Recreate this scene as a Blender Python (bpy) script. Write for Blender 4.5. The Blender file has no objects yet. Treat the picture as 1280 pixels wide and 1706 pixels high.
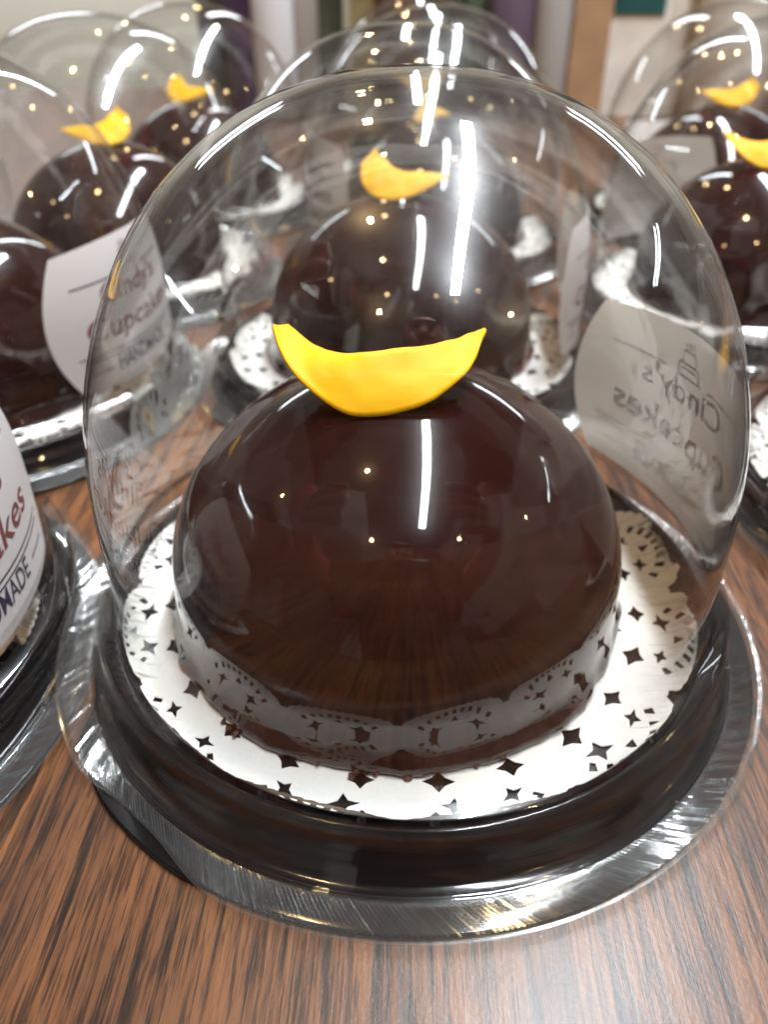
import bpy, bmesh, math, random
from mathutils import Vector, Matrix, noise

random.seed(7)
scene = bpy.context.scene
COL = scene.collection
S = 0.065                       # metres per model unit (radius of a container flange)

# ------------------------------------------------------------------ camera
cam_d = bpy.data.cameras.new('camera')
cam = bpy.data.objects.new('camera', cam_d)
COL.objects.link(cam)
scene.camera = cam
C = Vector((0.0, -1.7657, 1.6055)) * S
fw = Vector((-0.03147, 0.81859, -0.57352)).normalized()
rt = Vector((0.99941, 0.03354, -0.00697)).normalized()
up = rt.cross(fw).normalized()
cam.matrix_world = Matrix(((rt.x, up.x, -fw.x, C.x), (rt.y, up.y, -fw.y, C.y), (rt.z, up.z, -fw.z, C.z), (0, 0, 0, 1)))
cam_d.sensor_fit = 'HORIZONTAL'
cam_d.sensor_width = 36.0
cam_d.lens = 36.0 * 1285.0 / 1280.0
cam_d.clip_start = 0.005
cam_d.clip_end = 50.0
cam_d.dof.use_dof = True
cam_d.dof.focus_distance = 1.60 * S
cam_d.dof.aperture_fstop = 25.0

# ------------------------------------------------------------------ world, lamps, exposure
world = bpy.data.worlds.new('World')
scene.world = world
world.use_nodes = True
bg = world.node_tree.nodes['Background']
# dim shop interior around the table: soft uneven light and dark
wnt = world.node_tree
wtc = wnt.nodes.new('ShaderNodeTexCoord')
wmp = wnt.nodes.new('ShaderNodeMapping'); wmp.inputs['Scale'].default_value = (3.2, 3.2, 4.5); wmp.inputs['Rotation'].default_value = (0, 0, .3)
wvo = wnt.nodes.new('ShaderNodeTexVoronoi'); wvo.distance = 'CHEBYCHEV'; wvo.feature = 'SMOOTH_F1'; wvo.inputs['Scale'].default_value = 1.0; wvo.inputs['Randomness'].default_value = .75; wvo.inputs['Smoothness'].default_value = .25
wbw = wnt.nodes.new('ShaderNodeRGBToBW')
wcr = wnt.nodes.new('ShaderNodeValToRGB')
wcr.color_ramp.elements[0].position = .30; wcr.color_ramp.elements[0].color = (.16, .115, .095, 1)
wcr.color_ramp.elements[1].position = .72; wcr.color_ramp.elements[1].color = (1.0, .93, .86, 1)
wnt.links.new(wtc.outputs['Generated'], wmp.inputs[0]); wnt.links.new(wmp.outputs[0], wvo.inputs['Vector'])
wnt.links.new(wvo.outputs['Color'], wbw.inputs[0]); wnt.links.new(wbw.outputs[0], wcr.inputs[0]); wnt.links.new(wcr.outputs[0], bg.inputs['Color'])
bg.inputs['Strength'].default_value = 0.26

def tube_or_fill(loc, size, power, rz=0.0, color=(0.88, 0.95, 1.0)):
    d = bpy.data.lights.new('tube_or_fill_lamp', 'AREA')
    d.shape = 'RECTANGLE'; d.size, d.size_y = size
    d.energy = power; d.color = color
    o = bpy.data.objects.new('tube_or_fill_lamp', d); COL.objects.link(o)
    o.location = loc; o.rotation_euler = (0, 0, rz)
    return o

def bulb(loc, power, radius=0.028, color=(1.0, 0.70, 0.34)):
    d = bpy.data.lights.new('spot_bulb', 'POINT')
    d.energy = power; d.color = color; d.shadow_soft_size = radius
    o = bpy.data.objects.new('spot_bulb', d); COL.objects.link(o)
    o.location = loc
    return o

tube_or_fill((0.37, 0.20, 1.70), (0.09, 2.15), 84.0, 0.02)
tube_or_fill((0.00, 3.60, 1.70), (0.06, 3.6), 24.0)
tube_or_fill((-2.4, 4.7, 1.70), (0.5, 1.6), 40.0, 1.57)  # broad fill panel added to brighten the far wall
tube_or_fill((2.6, 4.7, 1.70), (0.5, 1.6), 40.0, 1.57)  # second added fill for the far wall, right half
tube_or_fill((-3.8, 0.9, 1.70), (0.10, 1.8), 18.0, 0.5)
tube_or_fill((3.6, 1.7, 1.70), (0.10, 1.4), 15.0, 0.4)
for x, y, pw in ((-0.36, -0.08, 16), (-0.36, -1.1, 7), (-0.33, 1.3, 7), (-0.45, 2.8, 8), (1.05, -1.0, 6), (1.9, -1.0, 6),
                 (-1.9, 0.05, 6), (-1.5, -0.85, 6), (2.7, 0.0, 8)):
    bulb((x, y, 1.70), pw)

scene.view_settings.view_transform = 'Standard'
scene.view_settings.look = 'None'
scene.view_settings.exposure = 0.30
scene.view_settings.gamma = 1.0
scene.view_settings.use_curve_mapping = False
cy = scene.cycles
cy.max_bounces = 14
cy.diffuse_bounces = 4
cy.glossy_bounces = 6
cy.transmission_bounces = 8
cy.transparent_max_bounces = 64
cy.caustics_reflective = False
cy.caustics_refractive = False
cy.sample_clamp_indirect = 6.0
cy.use_denoising = True

# ------------------------------------------------------------------ material helpers
def new_mat(name):
    m = bpy.data.materials.new(name); m.use_nodes = True
    nt = m.node_tree; nt.nodes.clear()
    out = nt.nodes.new('ShaderNodeOutputMaterial')
    return m, nt, out

def N(nt, t, **kw):
    n = nt.nodes.new(t)
    for k, v in kw.items():
        if k in n.inputs: n.inputs[k].default_value = v
        else: setattr(n, k, v)
    return n

def L(nt, a, b): nt.links.new(a, b)

def principled(name, color, rough=0.4, noise_amt=0.0, noise_scale=300.0, bump=0.0, bump_scale=800.0, **kw):
    m, nt, out = new_mat(name)
    b = N(nt, 'ShaderNodeBsdfPrincipled')
    b.inputs['Base Color'].default_value = (*color, 1); b.inputs['Roughness'].default_value = rough
    for k, v in kw.items(): b.inputs[k.replace('_', ' ')].default_value = v
    L(nt, b.outputs[0], out.inputs[0])
    tc = N(nt, 'ShaderNodeTexCoord')
    if noise_amt:
        nz = N(nt, 'ShaderNodeTexNoise', Scale=noise_scale, Detail=4.0); L(nt, tc.outputs['Object'], nz.inputs['Vector'])
        mr = N(nt, 'ShaderNodeMapRange'); mr.inputs['To Min'].default_value = 1 - noise_amt; mr.inputs['To Max'].default_value = 1 + noise_amt
        L(nt, nz.outputs['Fac'], mr.inputs['Value'])
        mx = N(nt, 'ShaderNodeVectorMath', operation='SCALE'); mx.inputs[0].default_value = color
        L(nt, mr.outputs[0], mx.inputs['Scale']); L(nt, mx.outputs[0], b.inputs['Base Color'])
    if bump:
        nb = N(nt, 'ShaderNodeTexNoise', Scale=bump_scale, Detail=3.0); L(nt, tc.outputs['Object'], nb.inputs['Vector'])
        bp = N(nt, 'ShaderNodeBump', Strength=bump, Distance=0.0005); L(nt, nb.outputs['Fac'], bp.inputs['Height'])
        L(nt, bp.outputs[0], b.inputs['Normal'])
    return m

def clear_plastic(name, f0=0.04, rough=0.02, bump=0.15, tint=(0.985, 0.985, 0.98), bscale=45.0, haze=0.0, smudge_glare=0.0):
    """thin clear sheet: Fresnel mix of straight transmission and mirror reflection"""
    m, nt, out = new_mat(name)
    geo = N(nt, 'ShaderNodeNewGeometry')
    dot = N(nt, 'ShaderNodeVectorMath', operation='DOT_PRODUCT')
    L(nt, geo.outputs['Normal'], dot.inputs[0]); L(nt, geo.outputs['Incoming'], dot.inputs[1])
    ab = N(nt, 'ShaderNodeMath', operation='ABSOLUTE'); L(nt, dot.outputs['Value'], ab.inputs[0])
    om = N(nt, 'ShaderNodeMath', operation='SUBTRACT'); om.inputs[0].default_value = 1.0; L(nt, ab.outputs[0], om.inputs[1])
    pw = N(nt, 'ShaderNodeMath', operation='POWER'); L(nt, om.outputs[0], pw.inputs[0]); pw.inputs[1].default_value = 5.0
    ma = N(nt, 'ShaderNodeMath', operation='MULTIPLY_ADD'); L(nt, pw.outputs[0], ma.inputs[0])
    ma.inputs[1].default_value = 1 - f0; ma.inputs[2].default_value = f0
    tr = N(nt, 'ShaderNodeBsdfTransparent'); tr.inputs[0].default_value = (*tint, 1)
    gl = N(nt, 'ShaderNodeBsdfGlossy', Roughness=rough)
    tc = N(nt, 'ShaderNodeTexCoord')
    nz = N(nt, 'ShaderNodeTexNoise', Scale=bscale, Detail=0.0); L(nt, tc.outputs['Object'], nz.inputs['Vector'])
    bp = N(nt, 'ShaderNodeBump', Strength=bump, Distance=0.002); L(nt, nz.outputs['Fac'], bp.inputs['Height'])
    L(nt, bp.outputs[0], gl.inputs['Normal'])
    mx = N(nt, 'ShaderNodeMixShader'); L(nt, ma.outputs[0], mx.inputs[0]); L(nt, tr.outputs[0], mx.inputs[1]); L(nt, gl.outputs[0], mx.inputs[2])
    last = mx
    if smudge_glare:                                    # finger smears, also imitating glare around reflections: patches of soft, rough gloss
        sm = N(nt, 'ShaderNodeTexNoise', Scale=38.0, Detail=1.0); sm.inputs['Distortion'].default_value = 1.5; L(nt, tc.outputs['Object'], sm.inputs['Vector'])
        mr = N(nt, 'ShaderNodeMapRange'); mr.inputs['From Min'].default_value = .42; mr.inputs['From Max'].default_value = .72
        mr.inputs['To Min'].default_value = smudge_glare * .25; mr.inputs['To Max'].default_value = smudge_glare
        L(nt, sm.outputs['Fac'], mr.inputs['Value'])
        g2 = N(nt, 'ShaderNodeBsdfGlossy', Roughness=.22)
        m2 = N(nt, 'ShaderNodeMixShader'); L(nt, mr.outputs[0], m2.inputs[0]); L(nt, last.outputs[0], m2.inputs[1]); L(nt, g2.outputs[0], m2.inputs[2]); last = m2
    if haze:                                      # milky diffuse mixed in to imitate light scattered by the ridges
        df = N(nt, 'ShaderNodeBsdfDiffuse'); df.inputs[0].default_value = (.75, .75, .74, 1)
        m3 = N(nt, 'ShaderNodeMixShader'); m3.inputs[0].default_value = haze; L(nt, last.outputs[0], m3.inputs[1]); L(nt, df.outputs[0], m3.inputs[2]); last = m3
    L(nt, last.outputs[0], out.inputs[0])
    return m

def wood_material():
    m, nt, out = new_mat('wood_laminate')
    b = N(nt, 'ShaderNodeBsdfPrincipled'); L(nt, b.outputs[0], out.inputs[0])
    tc = N(nt, 'ShaderNodeTexCoord')
    def stretched(sx, sy, detail, rough=0.55, dist=0.0, w=0.0):
        mp = N(nt, 'ShaderNodeMapping'); mp.inputs['Scale'].default_value = (sx, sy, 1); mp.inputs['Location'].default_value = (w, w * .3, w)
        L(nt, tc.outputs['Object'], mp.inputs[0])
        n = N(nt, 'ShaderNodeTexNoise', Scale=1.0, Detail=detail, Roughness=rough, Distortion=dist); L(nt, mp.outputs[0], n.inputs['Vector'])
        return n
    broad = stretched(75, 9, 4, .6, .3, 3.1)
    streak = stretched(740, 30, 5, .66, .15, 7.7)
    fine = stretched(2200, 120, 3, .65, 0, 1.3)
    r1 = N(nt, 'ShaderNodeValToRGB'); L(nt, broad.outputs['Fac'], r1.inputs[0])
    e = r1.color_ramp.elements; e[0].position = .30; e[0].color = (.072, .027, .012, 1); e[1].position = .72; e[1].color = (.205, .080, .026, 1)
    r2 = N(nt, 'ShaderNodeValToRGB'); L(nt, streak.outputs['Fac'], r2.inputs[0])
    e = r2.color_ramp.elements; e[0].position = .385; e[0].color = (.17, .18, .21, 1); e[1].position = .52; e[1].color = (1, 1, 1, 1)
    r3 = N(nt, 'ShaderNodeValToRGB'); L(nt, fine.outputs['Fac'], r3.inputs[0])
    e = r3.color_ramp.elements; e[0].position = .38; e[0].color = (.36, .34, .34, 1); e[1].position = .53; e[1].color = (1.12, 1.12, 1.12, 1)
    m1 = N(nt, 'ShaderNodeMix', data_type='RGBA', blend_type='MULTIPLY'); m1.inputs[0].default_value = 1
    L(nt, r1.outputs[0], m1.inputs[6]); L(nt, r2.outputs[0], m1.inputs[7])
    m2 = N(nt, 'ShaderNodeMix', data_type='RGBA', blend_type='MULTIPLY'); m2.inputs[0].default_value = 1
    L(nt, m1.outputs[2], m2.inputs[6]); L(nt, r3.outputs[0], m2.inputs[7])
    L(nt, m2.outputs[2], b.inputs['Base Color'])
    b.inputs['Roughness'].default_value = .33
    g = N(nt, 'ShaderNodeTexNoise', Scale=1500.0, Detail=2.0); L(nt, tc.outputs['Object'], g.inputs['Vector'])
    bp = N(nt, 'ShaderNodeBump', Strength=.07, Distance=.0003); L(nt, g.outputs['Fac'], bp.inputs['Height'])
    bp2 = N(nt, 'ShaderNodeBump', Strength=.12, Distance=.0003); L(nt, streak.outputs['Fac'], bp2.inputs['Height']); L(nt, bp.outputs[0], bp2.inputs['Normal'])
    L(nt, bp2.outputs[0], b.inputs['Normal'])
    return m

def paper_label_material():
    m, nt, out = new_mat('label_paper')
    d = N(nt, 'ShaderNodeBsdfPrincipled', Roughness=.45); d.inputs['Base Color'].default_value = (.86, .81, .80, 1)
    t = N(nt, 'ShaderNodeBsdfTranslucent'); t.inputs[0].default_value = (.78, .68, .58, 1)
    mx = N(nt, 'ShaderNodeMixShader'); mx.inputs[0].default_value = .38
    L(nt, d.outputs[0], mx.inputs[1]); L(nt, t.outputs[0], mx.inputs[2]); L(nt, mx.outputs[0], out.inputs[0])
    return m

M_WOOD = wood_material()
M_DOME = clear_plastic('clear_dome_plastic', bump=.20, f0=.045, bscale=55.0, smudge_glare=.022)
M_DOME_SHEET = clear_plastic('clear_dome_sheet', f0=.08, bump=.20, tint=(.97, .97, .965), smudge_glare=.026)
M_FLANGE = clear_plastic('clear_flange_plastic', f0=.085, rough=.15, bump=.03, tint=(.94, .94, .93), bscale=300.0, haze=.012)
M_TRAY = principled('black_tray_plastic', (.006, .005, .005), .13, bump=.08, bump_scale=120.0)
M_DOILY = principled('doily_paper', (.80, .78, .75), .75, noise_amt=.05, noise_scale=120, bump=.55, bump_scale=420.0)
M_CHOC = principled('chocolate_glaze', (.018, .0040, .0028), .03, noise_amt=.15, noise_scale=60, bump=.035, bump_scale=70.0, Specular_IOR_Level=.5, Coat_Weight=.13, Coat_Roughness=.22)
M_CRUMB = principled('cake_crumb', (.07, .022, .013), .6, noise_amt=.3, noise_scale=900)
M_PETAL = principled('yellow_petal', (.92, .475, .002), .55, noise_amt=.11, noise_scale=130, bump=.10, bump_scale=350.0, Specular_IOR_Level=.3, Subsurface_Weight=.08, Subsurface_Scale=.002)
M_PETAL.node_tree.nodes['Principled BSDF'].inputs['Subsurface Radius'].default_value = (1.0, .6, .1)
M_LABEL = paper_label_material()
M_MAROON = principled('maroon_ink', (.16, .035, .035), .5)
M_NAVY = principled('navy_ink', (.025, .022, .05), .5)
M_WALL = principled('painted_wall', (.76, .70, .59), .8, noise_amt=.03, noise_scale=8)

# ------------------------------------------------------------------ mesh helpers
def link(name, mesh, mat=None, parent=None, smooth=True):
    o = bpy.data.objects.new(name, mesh); COL.objects.link(o)
    if mat is not None and not mesh.materials: mesh.materials.append(mat)
    if smooth:
        for p in mesh.polygons: p.use_smooth = True
    if parent: o.parent = parent
    return o

def mesh_of(name, verts, faces):
    me = bpy.data.meshes.new(name); me.from_pydata([tuple(v) for v in verts], [], faces); me.update(); return me

def tag(o, label, cat, group=None):
    o['label'] = label; o['category'] = cat
    if group: o['group'] = group
    return o

def lathe(name, prof, segs, off=None, rmod=None, closed=False):
    """prof: list of (r, z) in model units; off(z)->(ox, oy); rmod(r, z, a)->(r, z)"""
    vs, fs, idx = [], [], []
    for r, z in prof:
        if r < 1e-6:
            ox, oy = off(z) if off else (0, 0)
            idx.append([len(vs)]); vs.append((ox * S, oy * S, z * S)); continue
        row = []
        for i in range(segs):
            a = 2 * math.pi * i / segs
            rr, zz = rmod(r, z, a) if rmod else (r, z)
            ox, oy = off(z) if off else (0, 0)
            row.append(len(vs)); vs.append(((ox + rr * math.cos(a)) * S, (oy + rr * math.sin(a)) * S, zz * S))
        idx.append(row)
    pairs = list(zip(idx[:-1], idx[1:]))
    if closed: pairs.append((idx[-1], idx[0]))
    for a, b in pairs:
        if len(a) == 1 and len(b) == 1: continue
        for i in range(segs):
            j = (i + 1) % segs
            if len(a) == 1: fs.append((a[0], b[j], b[i]))
            elif len(b) == 1: fs.append((a[i], a[j], b[0]))
            else: fs.append((a[i], a[j], b[j], b[i]))
    return mesh_of(name, vs, fs)

def sstep(a, b, x):
    t = max(0, min(1, (x - a) / (b - a))); return t * t * (3 - 2 * t)

def off_body(z):
    k = sstep(0.03, 0.14, z); return (0.006 * k, 0.06 * k)

def ang(a):
    return (math.degrees(a) + 360) % 360

# ------------------------------------------------------------------ container meshes (shared by all copies)
R_D, H_C, H_T, E_D = 0.837, 0.462, 1.447, 0.918
def dome_curve(dr):
    out = [(R_D - dr, 0.262), (R_D - dr, 0.33), (R_D - dr, 0.40), (R_D - dr, H_C)]
    n = 30
    for i in range(1, n + 1):
        t = math.pi / 2 * i / n
        c = max(0.0, math.cos(t)); s = math.sin(t)
        r = (R_D - dr) * c ** E_D if i < n else 0.0
        out.append((r, H_C + (H_T - dr - H_C) * s ** E_D))
    return out
SK = [(0.925, 0.028), (0.917, 0.024), (0.911, 0.034), (0.906, 0.075), (0.908, 0.082), (0.904, 0.089), (0.901, 0.13), (0.905, 0.142),
      (0.906, 0.158), (0.901, 0.172), (0.888, 0.181), (0.862, 0.188), (0.851, 0.200), (0.847, 0.225)]
outer = SK + dome_curve(0.0)
inner = [(r - 0.007, z - (0.004 if z > .18 and z < .21 else 0.0)) for r, z in SK] + dome_curve(0.007)
LID_MESH = lathe('dome_lid', outer + inner[::-1][1:], 160, off_body)
LID_SHEET = lathe('dome_lid', outer, 128, off_body)

# lid flange with its knurled face
def lid_rmod_factory():
    def rm(r, z, a):
        d = ang(a)
        k = sstep(216, 229, d) * (1 - sstep(233, 248, d))           # pull notch, lower left
        lim = 1.0 - 0.040 * k
        t = (r - 0.92) / 0.08
        lim += (0.008 if r > 1 else 0) * 0
        rr = 0.92 + (lim - 0.92) * max(t, 0) if r > 0.92 else r
        lift = 0.018 * sstep(150, 175, d) * (1 - sstep(205, 222, d)) * max(t, 0)   # flange bowed up at the left
        return rr, z + lift
    return rm
NS = 1040
def flange_mesh():
    rm = lid_rmod_factory(); vs, fs = [], []
    radii = [0.922, 0.934, 0.954, 0.974, 0.992, 1.002, 1.008]
    for side in (0, 1):
        for k, r in enumerate(radii):
            for i in range(NS):
                a0 = 2 * math.pi * i / NS
                a = a0 + 0.075 * (r - 0.92) / 0.08
                h = 0.0
                if 1 <= k <= 4:
                    amp = 0.00075 * (1 + 0.7 * noise.noise(Vector((a0 * 170, r * 10, 1)))) 
                    h = amp * (1 if i % 2 else -1) + 0.0003 * noise.noise(Vector((a0 * 55, r * 9, 0)))
                h += 0.0010 * noise.noise(Vector((math.cos(a0) * 4, math.sin(a0) * 4, r * 4)))
                rr, zz = rm(r, 0.030 + h - 0.006 * side + (0.004 if k >= 5 else 0), a)
                vs.append((rr * math.cos(a) * S, rr * math.sin(a) * S, zz * S))
    n = len(radii)
    for side in (0, 1):
        b = side * n * NS
        for k in range(n - 1):
            for i in range(NS):
                j = (i + 1) % NS
                q = (b + k * NS + i, b + (k + 1) * NS + i, b + (k + 1) * NS + j, b + k * NS + j)
                fs.append(q if side == 0 else q[::-1])
    for i in range(NS):
        j = (i + 1) % NS
        fs.append(((n - 1) * NS + i, n * NS + (n - 1) * NS + i, n * NS + (n - 1) * NS + j, (n - 1) * NS + j))
    return mesh_of('flange', vs, fs)
FLANGE_MESH = flange_mesh()

def tray_rmod(r, z, a):
    if r < 0.93: return r, z
    d = ang(a)
    rec = sstep(150, 168, d) * (1 - sstep(204, 214, d))
    tabk = sstep(218, 224, d) * (1 - sstep(240, 247, d))
    lim = 0.985 - 0.07 * rec + 0.010 * tabk
    return 0.90 + (r - 0.90) * (lim - 0.90) / 0.085, z
TRAY_PROF = [(0, 0.100), (0.3, 0.100), (0.6, 0.100), (0.80, 0.100), (0.832, 0.1005), (0.839, 0.108), (0.843, 0.119), (0.850, 0.124), (0.857, 0.121),
             (0.861, 0.112), (0.864, 0.09), (0.868, 0.055), (0.876, 0.024), (0.890, 0.017), (0.90, 0.016), (0.94, 0.016), (0.978, 0.016), (0.985, 0.012), (0.985, 0.001),
             (0.94, 0.0), (0.5, 0.0), (0, 0.0)]
def off_tray(z):
    k = sstep(0.03, 0.10, z); return (0.004 * k, 0.035 * k)
TRAY_MESH = lathe('cake_tray', TRAY_PROF, 180, off_tray, tray_rmod)

# glazed cake: bell with a slightly spread, uneven foot
CAKE_R, CAKE_ZM, CAKE_ZT, CAKE_E = 0.614, 0.292, 0.817, 1.10
def cake_mesh():
    prof = [(0, CAKE_ZT)]
    n = 34
    for i in range(n - 1, -1, -1):
        t = math.pi / 2 * i / n
        prof.append((CAKE_R * math.cos(t) ** CAKE_E, CAKE_ZM + (CAKE_ZT - CAKE_ZM) * math.sin(t) ** CAKE_E))
    prof += [(0.6165, 0.26), (0.6175, 0.23), (0.618, 0.20), (0.620, 0.175), (0.625, 0.155), (0.634, 0.140), (0.640, 0.128), (0.640, 0.118), (0.632, 0.111), (0.58, 0.1095), (0.0, 0.1095)]
    def rm(r, z, a):
        v = Vector((math.cos(a) * 2.2, math.sin(a) * 2.2, z * 5))
        foot = 1 - sstep(0.10, 0.24, z)
        k = 0.004 * noise.noise(v) + foot * (0.030 * noise.noise(v * 2.3 + Vector((3, 1, 9))) + 0.012 * noise.noise(v * 7.0))
        return (r * (1 + k) if r > 0.05 else r), z + foot * (0.004 * noise.noise(v * 4) if z > 0.112 else 0)
    return lathe('chocolate_cake', prof[::-1], 160, None, rm)
CAKE_MESH = cake_mesh()

# lace doily
def star(cx, cy, r, rot, pinch=0.42, n=4, sx=1.0, sy=1.0):
    pts = []
    for k in range(n * 2):
        a = rot + math.pi * k / n
        q = r if k % 2 == 0 else r * pinch
        x, y = q * math.cos(a - rot) * sx, q * math.sin(a - rot) * sy
        pts.append((cx + x * math.cos(rot) - y * math.sin(rot), cy + x * math.sin(rot) + y * math.cos(rot)))
    return pts
def doily_mesh():
    NL = 12; dr = random.Random(11)
    loops = []
    pts = []
    M = 1440
    for i in range(M):
        a = 2 * math.pi * i / M
        u = (a * NL / (2 * math.pi)) % 1.0 - 0.5
        r = 0.772 + 0.066 * (max(0.0, 1 - (abs(u) / 0.47) ** 2.2)) ** 0.6
        r += 0.007 * abs(math.sin(math.pi * u * 13))
        pts.append((r * math.cos(a), r * math.sin(a)))
    loops.append(pts)
    def pol(r, a): return (r * math.cos(a), r * math.sin(a))
    for l in range(NL):
        a0 = 2 * math.pi * (l + 0.5) / NL
        # arc of small windows following the scallop
        for k in range(-4, 5):
            f = k / 4.0
            aa = a0 + f * 0.158
            rr = 0.812 - 0.055 * abs(f) ** 2.4
            x, y = pol(rr, aa)
            tilt = aa + f * 0.75
            w, h = 0.0085, 0.0125
            q = []
            for dx, dy in ((-h, -w * .8), (h, -w * 1.2), (h, w * 1.2), (-h, w * .8)):
                q.append((x + dx * math.cos(tilt) - dy * math.sin(tilt), y + dx * math.sin(tilt) + dy * math.cos(tilt)))
            loops.append(q)
        loops.append(star(*pol(0.775, a0), 0.019, a0, .5, 3))
        for s in (-1, 1):
            j1, j2, j3, j4 = (dr.uniform(-1, 1) for _ in range(4))
            loops.append(star(*pol(0.735, a0 + s * 0.092 + j3 * .006), 0.031 * (1 + .18 * j1), a0 + s * 0.092 + s * .35 + j2 * .2, .42, 4, .80, 1.15))
            loops.append(star(*pol(0.668, a0 + s * 0.131 + j4 * .006), 0.030 * (1 + .15 * j2), a0 + s * 0.131 + j1 * .2, .55, 4, .9, 1.2))
        loops.append(star(*pol(0.60, a0), 0.03, a0, .5))
    cu = bpy.data.curves.new('doily_curve', 'CURVE'); cu.dimensions = '2D'; cu.fill_mode = 'BOTH'
    for lp in loops:
        sp = cu.splines.new('POLY'); sp.points.add(len(lp) - 1); sp.use_cyclic_u = True
        for p, (x, y) in zip(sp.points, lp): p.co = (x, y, 0, 1)
    ob = bpy.data.objects.new('tmp', cu); COL.objects.link(ob)
    dg = bpy.context.evaluated_depsgraph_get()
    me = bpy.data.meshes.new_from_object(ob.evaluated_get(dg))
    bpy.data.objects.remove(ob)
    bm = bmesh.new(); bm.from_mesh(me); bpy.data.meshes.remove(me)
    bmesh.ops.remove_doubles(bm, verts=bm.verts, dist=1e-6)
    top = [f for f in bm.faces]
    if sum(f.normal.z for f in top) < 0: bmesh.ops.reverse_faces(bm, faces=bm.faces)
    for _ in range(4):
        long = [e for e in bm.edges if e.calc_length() > 0.05]
        if not long: break
        bmesh.ops.subdivide_edges(bm, edges=long, cuts=1)
        bmesh.ops.triangulate(bm, faces=bm.faces)
    # paper thickness
    r = bmesh.ops.extrude_face_region(bm, geom=list(bm.faces))
    newv = {v for v in r['geom'] if isinstance(v, bmesh.types.BMVert)}
    for v in bm.verts:
        x, y = v.co.x, v.co.y; rr = math.hypot(x, y)
        curl = 0.085 * sstep(0.74, 0.90, rr) * sstep(-0.50, -0.15, y) + 0.004 * noise.noise(Vector((x * 6, y * 6, 2))) + 0.006 * noise.noise(Vector((x * 2.5, y * 2.5, 5))) * sstep(.6, .8, rr)
        z = 0.1045 + max(curl, -.002) + (0.0028 if v in newv else 0.0)
        tx, ty = x - 0.016, y - 0.057                       # about the tray's own centre
        tr = math.hypot(tx, ty)
        if tr > 0.805:                                      # lobes fold up where they meet the tray rim
            over = tr - 0.805
            k = (0.805 + 0.027 * (1 - math.exp(-over / 0.027))) / tr
            x, y = 0.016 + tx * k, 0.057 + ty * k
            z = 0.1045 + 0.55 * over * over / (over + 0.020) + (0.0028 if v in newv else 0.0)
        v.co = Vector((x * S, y * S, z * S))
    bmesh.ops.recalc_face_normals(bm, faces=bm.faces)
    out = bpy.data.meshes.new('paper_doily'); bm.to_mesh(out); bm.free()
    return out
DOILY_MESH = doily_mesh()

# yellow petal: curled shell, three rows of control points
P_BOT = [(-0.29, 0.009, 0.924), (-0.265, -0.071, 0.898), (-0.223, -0.13, 0.859), (-0.153, -0.169, 0.809), (-0.071, -0.189, 0.785), (0.01, -0.189, 0.797), (0.083, -0.169, 0.817), (0.15, -0.13, 0.858), (0.186, -0.071, 0.884), (0.207, 0.009, 0.919)]
P_MID = [(-0.277, 0.028, 0.916), (-0.247, -0.025, 0.9), (-0.21, -0.066, 0.888), (-0.17, -0.107, 0.871), (-0.118, -0.132, 0.854), (-0.025, -0.139, 0.852), (0.056, -0.121, 0.864), (0.124, -0.086, 0.885), (0.176, -0.038, 0.903), (0.207, 0.021, 0.914)]
P_TOP = [(-0.261, 0.034, 0.916), (-0.221, -0.006, 0.901), (-0.182, -0.043, 0.892), (-0.135, -0.072, 0.89), (-0.081, -0.089, 0.898), (-0.02, -0.089, 0.905), (0.055, -0.072, 0.907), (0.124, -0.043, 0.909), (0.175, -0.006, 0.912), (0.209, 0.034, 0.908)]
def catmull(pts, n):
    out = []
    P = [Vector(p) for p in pts]; P = [2 * P[0] - P[1]] + P + [2 * P[-1] - P[-2]]
    for i in range(1, len(P) - 2):
        for k in range(n):
            t = k / n
            a, b, c, d = P[i - 1:i + 3]
            out.append(0.5 * ((2 * b) + (c - a) * t + (2 * a - 5 * b + 4 * c - d) * t * t + (3 * b - a - 3 * c + d) * t ** 3))
    out.append(P[-2].copy()); return out
Q_BOT = [(-.17, -.02, .935), (-.165, -.06, .885), (-.14, -.09, .845), (-.09, -.115, .820), (-.02, -.12, .812), (.05, -.10, .822), (.11, -.06, .842), (.16, -.02, .865), (.185, .01, .875), (.20, .03, .88)]
Q_MID = [(-.14, .02, .965), (-.13, .0, .93), (-.11, -.04, .90), (-.06, -.06, .872), (0, -.065, .862), (.06, -.05, .868), (.11, -.02, .88), (.155, .0, .885), (.185, .02, .885), (.20, .04, .885)]
Q_TOP = [(-.12, .05, .985), (-.10, .04, .955), (-.07, .02, .945), (-.03, .0, .918), (.02, .0, .905), (.07, .01, .902), (.115, .02, .90), (.155, .03, .895), (.185, .04, .89), (.20, .05, .89)]
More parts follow.
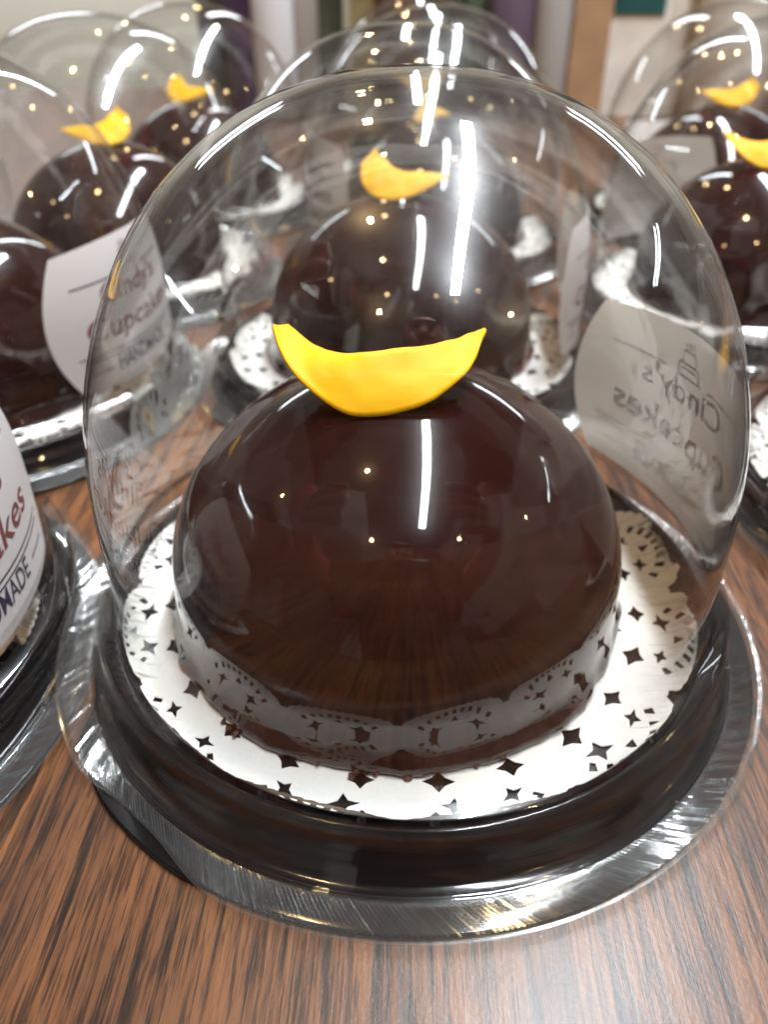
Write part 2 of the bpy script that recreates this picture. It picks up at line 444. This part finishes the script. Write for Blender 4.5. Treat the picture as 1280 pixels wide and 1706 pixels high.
def petal_mesh(rows=(P_BOT, P_MID, P_TOP), seed=0.0):
    rows0 = [catmull(r, 5) for r in rows]
    nu = len(rows0[0]); cols = []
    NV = 12
    for i in range(nu):
        b, m, t = (r[i] for r in rows0)
        col = []
        for k in range(NV + 1):
            v = k / NV
            q = m * 2 - (b + t) * 0.5                     # quadratic through the middle row
            p = b * (1 - v) ** 2 + q * 2 * v * (1 - v) + t * v * v
            p = p + Vector((0, -0.010, -0.004)) * math.sin(math.pi * v) * (1 - (2 * i / (nu - 1) - 1) ** 2)
            col.append(p)
        cols.append(col)
    vs, fs = [], []
    for c in cols:
        for p in c: vs.append((p + Vector((0, noise.noise(p * 14 + Vector((seed, 0, 0))) * .006, noise.noise(p * 30 + Vector((seed, 4, 0))) * .0028))) * S)
    for i in range(nu - 1):
        for k in range(NV):
            a = i * (NV + 1) + k
            fs.append((a, a + NV + 1, a + NV + 2, a + 1))
    me = mesh_of('petal', vs, fs)
    bm = bmesh.new(); bm.from_mesh(me); bmesh.ops.recalc_face_normals(bm, faces=bm.faces)
    if sum(f.normal.y for f in bm.faces) > 0: bmesh.ops.reverse_faces(bm, faces=bm.faces)
    ret = bmesh.ops.solidify(bm, geom=list(bm.faces), thickness=0.008 * S)
    bm.to_mesh(me); bm.free()
    return me
PETAL_MESH = petal_mesh()
PETAL_CURL = petal_mesh((Q_BOT, Q_MID, Q_TOP), 5.0)

# ------------------------------------------------------------------ label: barrel-shaped sticker wrapped on the dome
def dome_r(z):
    if z <= H_C: return R_D
    s = ((z - H_C) / (H_T - H_C)) ** (1 / E_D)
    return R_D * max(0.0, 1 - s * s) ** (0.5 * E_D)
LAB_Z0, LAB_Z1 = 0.235, 0.765
LAB_HW = 0.46                        # half width along the wall at mid height
def wrap(x, y, lift):
    """flat label coordinates (x along the wall, y above its lower edge, units) -> point on the dome"""
    z = LAB_Z0 + y; a = x / R_D
    r = dome_r(z) + lift
    return Vector((0.006 + r * math.cos(a), 0.06 + r * math.sin(a), z)) * S
def label_mesh():
    H = LAB_Z1 - LAB_Z0; ny, nx = 24, 40; vs, fs = [], []
    lf = 0.004
    for j in range(ny + 1):
        y = H * j / ny; v = 2 * j / ny - 1
        hw = LAB_HW * (1 - 0.20 * v * v)
        for i in range(nx + 1):
            u = 2 * i / nx - 1
            vs.append(wrap(hw * u, y + 0.018 * (1 - u * u) * v, lf))
    w = nx + 1
    for j in range(ny):
        for i in range(nx):
            a = j * w + i
            fs.append((a, a + 1, a + w + 1, a + w))
    return mesh_of('label', vs, fs)
LABEL_MESH = label_mesh()

def text_polys(body, width, height, cx, y0, shear=0.0, arc=0.0):
    cu = bpy.data.curves.new('txt', 'FONT'); cu.body = body; cu.size = 1.0; cu.resolution_u = 4; cu.shear = shear; cu.offset = 0.012
    ob = bpy.data.objects.new('txt', cu); COL.objects.link(ob)
    dg = bpy.context.evaluated_depsgraph_get()
    me = bpy.data.meshes.new_from_object(ob.evaluated_get(dg)); bpy.data.objects.remove(ob)
    xs = [v.co.x for v in me.vertices]; ys = [v.co.y for v in me.vertices]
    x0, x1, ya, yb = min(xs), max(xs), min(ys), max(ys)
    vs = []
    for v in me.vertices:
        u = (v.co.x - x0) / (x1 - x0)
        t = (v.co.y - ya) / (yb - ya)
        vs.append((cx + (u - .5) * width, y0 + t * height + arc * (1 - (2 * u - 1) ** 2)))
    fs = [tuple(p.vertices) for p in me.polygons]
    bpy.data.meshes.remove(me)
    return vs, fs
def bar(x0, x1, y, h, arc=0.0, n=16):
    vs, fs = [], []
    for i in range(n + 1):
        u = i / n; x = x0 + (x1 - x0) * u; yy = y + arc * (1 - (x / 0.36) ** 2)
        vs += [(x, yy), (x, yy + h)]
    for i in range(n): fs.append((2 * i, 2 * i + 2, 2 * i + 3, 2 * i + 1))
    return vs, fs
def box2(x0, x1, y0, y1): return [(x0, y0), (x1, y0), (x1, y1), (x0, y1)], [(0, 1, 2, 3)]
def lettering_meshes():
    H = LAB_Z1 - LAB_Z0
    mar, nav = [], []
    mar.append(text_polys("Cindy's", 0.40, 0.105, 0.0, H * .555, .10))
    mar.append(text_polys('Cupcakes', 0.60, 0.115, 0.0, H * .315, .10, -.012))
    nav.append(bar(-.36, .36, H * .262, .0055, -.010)); nav.append(bar(-.34, .34, H * .225, .0055, -.010))
    nav.append(text_polys('HANDMADE', 0.36, 0.062, 0.0, H * .085))
    nav.append(bar(-.33, -.215, H * .125, .005)); nav.append(bar(.215, .33, H * .125, .005))
    nav.append(bar(-.33, -.10, H * .765, .006)); nav.append(bar(.10, .33, H * .765, .006))
    # small cake with candles
    yb = H * .755
    for r in ((-.060, .060, yb, yb + .005), (-.052, -.046, yb, yb + .046), (.046, .052, yb, yb + .046), (-.052, .052, yb + .041, yb + .047), (-.036, .036, yb + .026, yb + .032),
              (-.034, -.029, yb + .047, yb + .085), (.029, .034, yb + .047, yb + .085), (-.034, .034, yb + .08, yb + .085)):
        nav.append(box2(*r))
    for x in (-.018, 0, .018): nav.append(box2(x - .003, x + .003, yb + .085, yb + .115))
    out = []
    for nm, parts, lift, mat in (('lettering', mar, .0050, M_MAROON), ('print', nav, .0050, M_NAVY)):
        vs, fs = [], []
        for v, f in parts:
            b = len(vs); vs += [wrap(x, y, lift) for x, y in v]; fs += [tuple(i + b for i in q) for q in f]
        me = mesh_of(nm, vs, fs); me.materials.append(mat); out.append(me)
    return out
LETTER_MESH, PRINT_MESH = lettering_meshes()

# ------------------------------------------------------------------ setting: table top and wall
def box_mesh(name, sx, sy, sz, bev=0.0, seg=2):
    bm = bmesh.new(); bmesh.ops.create_cube(bm, size=1)
    for v in bm.verts: v.co = Vector((v.co.x * sx, v.co.y * sy, (v.co.z + .5) * sz))
    if bev: bmesh.ops.bevel(bm, geom=list(bm.edges), offset=bev, segments=seg, affect='EDGES', profile=.6)
    me = bpy.data.meshes.new(name); bm.to_mesh(me); bm.free(); return me

table = link('table_top', box_mesh('table_top', 2.4, 1.25, 0.03, .002), M_WOOD, smooth=False)
table.location = (0.0, 0.215, -0.03); table['kind'] = 'structure'
wall = link('wall', box_mesh('wall', 14.0, 0.1, 2.6), M_WALL, smooth=False)
wall.location = (0.0, 5.9, -0.8); wall['kind'] = 'structure'

# ------------------------------------------------------------------ containers
GRP = {'lid': 'clear dome lids over the glazed cakes', 'tray': 'black trays under the domes', 'doily': 'lace paper doilies on the trays', 'cake': 'glazed chocolate cakes under domes'}
def container(x, y, rz, where, label_az, petal_rot, cake_off=(0, 0), petal_flip=1, doily_rot=0.0, main=False, curl=False):
    """rz turns tray, flange and lid; label_az is the direction the sticker faces"""
    loc = Vector((x, y, 0)) * S
    t = link('cake_tray', TRAY_MESH, M_TRAY); t.location = loc
    tag(t, f'glossy black round plastic tray {where}', 'tray', GRP['tray'])
    d = link('paper_doily', DOILY_MESH, M_DOILY, smooth=False); d.location = loc + Vector((-0.012, -0.022, 0)) * S
    tag(d, f'white lace paper doily under the cake {where}', 'doily', GRP['doily'])
    c = link('chocolate_cake', CAKE_MESH, M_CHOC); c.location = loc + Vector((cake_off[0], cake_off[1] + .0, 0)) * S
    tag(c, f'glossy chocolate cake {where}', 'cake', GRP['cake'])
    p = link('petal', PETAL_CURL if curl else PETAL_MESH, M_PETAL, c); p.rotation_euler = (0, 0, petal_rot); p.scale = (petal_flip, 1, 1)
    l = link('dome_lid', LID_MESH, M_DOME) if main else link('dome_lid', LID_SHEET, M_DOME_SHEET); l.location = loc
    tag(l, f'clear plastic dome lid {where}', 'dome lid', GRP['lid'])
    f = link('flange', FLANGE_MESH, M_FLANGE, l, smooth=False)
    if label_az is not None:
        lb = link('label', LABEL_MESH, M_LABEL, l)
        piv = Vector((0.006, 0.06, 0)) * S
        rot = Matrix.Rotation(label_az, 4, 'Z')
        lb.matrix_local = Matrix.Translation(piv) @ rot @ Matrix.Translation(-piv)
        link('lettering', LETTER_MESH, None, lb, smooth=False); link('print', PRINT_MESH, None, lb, smooth=False)
    return c

RAD = math.radians
main_cake = container(0, 0, 0, 'in the front centre, in sharp focus', RAD(17), 0.0, (-0.034, -0.035), doily_rot=RAD(4), main=True)
container(-0.05, 1.78, 0, 'directly behind the front centre one', RAD(-8), RAD(-8), curl=True)
container(0.13, 3.72, 0, 'third in the centre row, blurred, behind two others', RAD(200), RAD(-75), curl=True)
container(0.05, 5.70, 0, 'farthest back in the centre row, its top cropped', None, RAD(30))
container(-1.86, -0.35, 0, 'cut off at the lower left edge, with sticker', RAD(-5), RAD(20))
container(-1.95, 1.42, 0, 'at the left edge, with round-sided sticker', RAD(-13), RAD(70))
container(-1.80, 3.05, 0, 'far left, third back, with curled petal', RAD(190), RAD(25), petal_flip=-1, curl=True)
container(-1.70, 4.80, 0, 'farthest back at the left near the wall', None, RAD(-25), curl=True)
container(2.08, 0.62, 0, 'nearest at the right edge, mostly out of frame', RAD(100), RAD(-20))
container(1.88, 2.60, 0, 'second back at the right edge', RAD(120), RAD(-12))
container(2.25, 4.50, 0, 'farthest back at the upper right', None, RAD(-20), petal_flip=-1, curl=True)

# crumbs at the foot of the front cake
def crumb_mesh(seed):
    bm = bmesh.new(); bmesh.ops.create_icosphere(bm, subdivisions=1, radius=1)
    for v in bm.verts: v.co *= 1 + .45 * noise.noise(v.co * 1.7 + Vector((seed, seed * 2, 0)))
    me = bpy.data.meshes.new('crumb'); bm.to_mesh(me); bm.free(); return me
CR = [crumb_mesh(3.1), crumb_mesh(9.4)]
rnd = random.Random(3)
for k in range(16):
    a = RAD(rnd.choice((-128, -118, -108, -100, -95, -88, -70)) + rnd.uniform(-5, 5)); r = rnd.uniform(.632, .655)
    cr = link('crumb', CR[k % 2], M_CRUMB, main_cake, smooth=False)
    s = rnd.uniform(.004, .011) * S
    cr.scale = (s, s, s * rnd.uniform(.7, 1.6)); cr.location = (r * math.cos(a) * S, r * math.sin(a) * S, (.111 + rnd.uniform(0, .012)) * S); cr.rotation_euler = (rnd.random(), rnd.random(), rnd.random() * 6)

# ------------------------------------------------------------------ blurred things along the back of the table
def lathe_m(name, prof, segs=40):
    return lathe(name, [(r / S, z / S) for r, z in prof], segs)
def bottle(x, y, h, r, body, cap, label, cat='bottle', neck=.4):
    M1 = principled('bottle_body', body, .25); M2 = principled('bottle_cap', cap, .4)
    t = link('bottle', lathe_m('bottle', [(0, 0), (r * .9, 0), (r, .004), (r, h * .6), (r * .95, h * .68), (r * neck, h * .8), (r * neck, h * .88), (0, h * .88)][::-1]), M1)
    t.location = (x * S, y * S, 0); tag(t, label, cat)
    link('cap', lathe_m('cap', [(0, h * .875), (r * (neck + .08), h * .875), (r * (neck + .08), h), (0, h)][::-1]), M2, t)
    return t
def jar(x, y, h, r, body, lid, label):
    t = link('jar', lathe_m('jar', [(0, 0), (r * .93, 0), (r, .005), (r, h * .84), (r * .92, h * .88), (0, h * .88)][::-1]), principled('jar_body', body, .35))
    t.location = (x * S, y * S, 0); tag(t, label, 'jar')
    link('lid', lathe_m('lid', [(0, h * .87), (r * .98, h * .87), (r * .98, h), (r * .9, h * 1.01), (0, h * 1.01)][::-1]), principled('jar_lid', lid, .4), t)
    return t
def carton(x, y, w, d, h, col, label, panel=None, cat='box', rz=0.0):
    t = link('carton', box_mesh('carton', w, d, h, .0015), principled('carton_card', col, .6, noise_amt=.4, noise_scale=45), smooth=False)
    t.location = (x * S, y * S, 0); t.rotation_euler = (0, 0, rz); tag(t, label, cat)
    if panel:
        pw, z0, z1, c = panel
        m = box_mesh('front_panel', pw, .002, z1 - z0, .0004)
        p = link('front_panel', m, principled('panel_print', c, .3, noise_amt=.8, noise_scale=45), t, smooth=False); p.location = (0, -d / 2 - .001, z0)
    return t
def pouch(x, y, w, h, col, label, rz=0.0):
    vs, fs = [], []
    nx, ny = 12, 12
    for side in (1, -1):
        for j in range(ny + 1):
            for i in range(nx + 1):
                u, v = i / nx, j / ny
                t = .022 * (math.sin(math.pi * u) ** .6) * (math.sin(math.pi * (1 - v * .92 - .04) * .62 + .05) ** .8) + .0008 + .003 * noise.noise(Vector((u * 5, v * 5, side)))
                vs.append(((u - .5) * w, -side * max(t, .0006), v * h))
    n = (nx + 1) * (ny + 1)
    for b, fl in ((0, False), (n, True)):
        for j in range(ny):
            for i in range(nx):
                a = b + j * (nx + 1) + i; q = (a, a + 1, a + nx + 2, a + nx + 1); fs.append(q[::-1] if fl else q)
    t = link('pouch', mesh_of('pouch', vs, fs), principled('pouch_film', col, .25, noise_amt=.8, noise_scale=55)); t.location = (x * S, y * S, 0); t.rotation_euler = (0, 0, rz)
    link('seal_strip', box_mesh('seal_strip', w * .98, .003, .012, .0008), principled('pouch_seal', tuple(min(1, c * 1.5 + .02) for c in col), .4), t, smooth=False).location = (0, 0, h - .012)
    return tag(t, label, 'pouch')
pouch(-2.15, 9.9, .040, .15, (.055, .030, .065), 'purple shiny pouch standing against the wall, upper left', .1)
jar(-1.78, 9.6, .15, .017, (.60, .60, .62), (.55, .55, .58), 'silvery white jar beside the purple pouch')
pouch(-1.30, 10.2, .05, .16, (.04, .045, .028), 'dark olive pouch behind the centre domes', -.1)
carton(-0.55, 10.3, .05, .03, .15, (.38, .34, .28), 'pale beige box behind the centre domes', (.036, .03, .12, (.22, .17, .08)))
bottle(0.35, 10.0, .17, .02, (.03, .035, .02), (.5, .4, .08), 'dark green bottle with gold cap behind the domes')
bottle(1.72, 9.6, .2, .016, (.42, .41, .40), (.2, .2, .2), 'grey steel flask right of the centre domes', neck=.7)
carton(2.16, 9.7, .030, .04, .17, (.36, .22, .12), 'orange brown card box beside the grey flask')
carton(2.72, 9.8, .056, .02, .19, (.70, .66, .60), 'white frame with dark teal picture at the back', (.046, .075, .18, (.02, .085, .08)), cat='picture frame')
carton(3.32, 10.2, .045, .05, .17, (.60, .54, .47), 'cream box right of the teal picture', (.038, .11, .115, (.12, .10, .09)))
j = jar(3.95, 9.5, .16, .031, (.66, .62, .54), (.60, .56, .48), 'cream jar with green round emblem at upper right')
em = link('emblem', lathe_m('emblem', [(0, .0015), (.012, .0012), (.013, 0), (0, 0)][::-1], 24), principled('green_emblem', (.20, .36, .08), .5), j)
em.location = (.004, -.0312, .115); em.rotation_euler = (RAD(90), 0, 0)
carton(4.75, 10.3, .07, .05, .17, (.50, .43, .36), 'brownish box at the upper right corner')
CL = random.Random(21)
MUTED = [((.10, .05, .03), 'dark brown'), ((.30, .27, .24), 'grey'), ((.05, .055, .05), 'black'), ((.42, .36, .28), 'tan'), ((.10, .07, .10), 'dull violet'), ((.09, .12, .07), 'dull green')]
WHERE = ['left of the purple pouch at the back', 'just right of the silvery jar', 'behind the farthest centre dome, left side', 'behind the farthest centre dome, right side', 'left of the grey flask', 'left of the teal picture', 'between teal picture and cream jar', 'right of the cream jar']
for k, (cx, cyy) in enumerate(((-2.6, 10.6), (-1.5, 9.9), (-0.15, 10.1), (0.75, 10.3), (1.25, 9.8), (2.40, 10.5), (3.55, 10.9), (4.40, 9.7))):
    c, nm = MUTED[(k * 5 + 2) % 6]
    if k % 2: bottle(cx, cyy, CL.uniform(.13, .2), CL.uniform(.014, .02), c, (.3, .28, .25), f'small {nm} bottle {WHERE[k]}', neck=CL.uniform(.4, .6))
    else: jar(cx, cyy, CL.uniform(.11, .16), CL.uniform(.018, .026), c, tuple(v * .6 for v in c), f'small {nm} jar {WHERE[k]}')
cd = link('card', mesh_of('card', [Vector(v) for v in ((-.02, -.006, 0), (.02, -.006, 0), (.02, 0, .02), (-.02, 0, .02), (-.02, .012, 0), (.02, .012, 0))], [(0, 1, 2, 3), (3, 2, 5, 4)]), principled('white_card', (.8, .8, .8), .5), smooth=False)
cd.location = (2.55 * S, 7.3 * S, 0); tag(cd, 'small white folded card on the table, upper right', 'card')

# ------------------------------------------------------------------ the photographer's hands and phone, seen mirrored in the glaze
M_SKIN = principled('skin', (.62, .31, .22), .5, noise_amt=.12, noise_scale=120, bump=.1, bump_scale=500.0)
M_SLEEVE = principled('red_sleeve', (.42, .03, .04), .85, noise_amt=.15, noise_scale=150, bump=.3, bump_scale=900.0)
M_SWEATER = principled('dark_sweater', (.05, .018, .02), .9, noise_amt=.15, noise_scale=150, bump=.3, bump_scale=900.0)
M_PHONE = principled('phone_body', (.012, .012, .013), .25)
def cam_pt(r, u, d): return C + rt * r + up * u + fw * d
phone = link('phone', box_mesh('phone', .148, .0075, .071, .0034, 3), M_PHONE)
phone.matrix_world = Matrix(((rt.x, fw.x, up.x, 0), (rt.y, fw.y, up.y, 0), (rt.z, fw.z, up.z, 0), (0, 0, 0, 1)))
phone.matrix_world = Matrix.Translation(cam_pt(0.0, -0.050, -0.0085)) @ phone.matrix_world
tag(phone, 'dark phone held above the table, mirrored in the front cake', 'phone')
person = bpy.data.objects.new('person', None); COL.objects.link(person)
tag(person, 'photographer in red sleeves holding a phone, mirrored in the front cake', 'person')
def skin_object(name, verts, edges, radii, mat, root=0, sub=2):
    me = bpy.data.meshes.new(name); me.from_pydata([tuple(v) for v in verts], edges, []); me.update()
    o = link(name, me, mat, person)
    sk = o.modifiers.new('skin', 'SKIN'); sk.use_smooth_shade = True
    for i, r in enumerate(radii): me.skin_vertices[0].data[i].radius = (r, r)
    me.skin_vertices[0].data[root].use_root = True
    sb = o.modifiers.new('sub', 'SUBSURF'); sb.levels = sub; sb.render_levels = sub
    return o
def hand(side):
    """fingers lie across the back of the phone, pointing inwards; side = +1 right, -1 left"""
    x = lambda r: side * (r + 0.030)
    du = 0.018
    V, Ed, Rd = [], [], []
    def add(r, u, d, rad, prev=None):
        V.append(cam_pt(x(r), u + du, d)); Rd.append(rad)
        if prev is not None: Ed.append((prev, len(V) - 1))
        return len(V) - 1
    fore = add(.190, .150, -.060, .026); wrist = add(.150, .105, -.030, .023, fore)
    palm = add(.118, .085, -.016, .026, wrist)
    for k, (u0, l) in enumerate(((.104, .92), (.084, 1.0), (.064, .94), (.046, .76))):
        kn = add(.096, u0, -.002, .0115, palm)
        a = add(.096 - .030 * l, u0 - .004, .0085, .0098, kn)
        b = add(.096 - .052 * l, u0 - .007, .0075, .0088, a)
        add(.096 - .070 * l, u0 - .009, .0035, .0076, b)
    t0 = add(.098, .112, -.022, .0125, palm); t1 = add(.070, .116, -.026, .0105, t0); add(.046, .112, -.023, .0085, t1)
    skin_object('hand', V, Ed, Rd, M_SKIN, 1)
    SV = [cam_pt(x(.158), .115 + du, -.036), cam_pt(x(.19), .15 + du, -.06), cam_pt(x(.23), .25, -.07), Vector((side * .36 + .02, -.26, .36)), Vector((side * .25 + .03, -.46, .30)), Vector((side * .16 + .03, -.50, .34))]
    skin_object('sleeve', SV, [(0, 1), (1, 2), (2, 3), (3, 4), (4, 5)], [.034, .038, .044, .052, .062, .07], M_SLEEVE, 5)
hand(1); hand(-1)

# upper body leaning over behind the camera: continuous trunk, neck and head
TV = [Vector(v) for v in ((.03, -.66, -.55), (.03, -.64, -.25), (.03, -.58, .05), (.03, -.53, .27), (.03, -.485, .40), (.03, -.455, .47), (-.13, -.52, .33), (.19, -.52, .33))]
bt = skin_object('sweater', TV[:5] + TV[6:], [(0, 1), (1, 2), (2, 3), (3, 4), (3, 5), (3, 6)], [.17, .16, .175, .14, .065, .085, .085], M_SWEATER, 0)
hd = skin_object('head', [Vector((.03, -.50, .38)), Vector((.03, -.475, .44)), Vector((.03, -.455, .49)), Vector((.03, -.445, .545)), Vector((.03, -.45, .60)), Vector((.03, -.375, .50))],
                 [(0, 1), (1, 2), (2, 3), (3, 4), (2, 5)], [.052, .054, .066, .078, .066, .012], M_SKIN, 0)
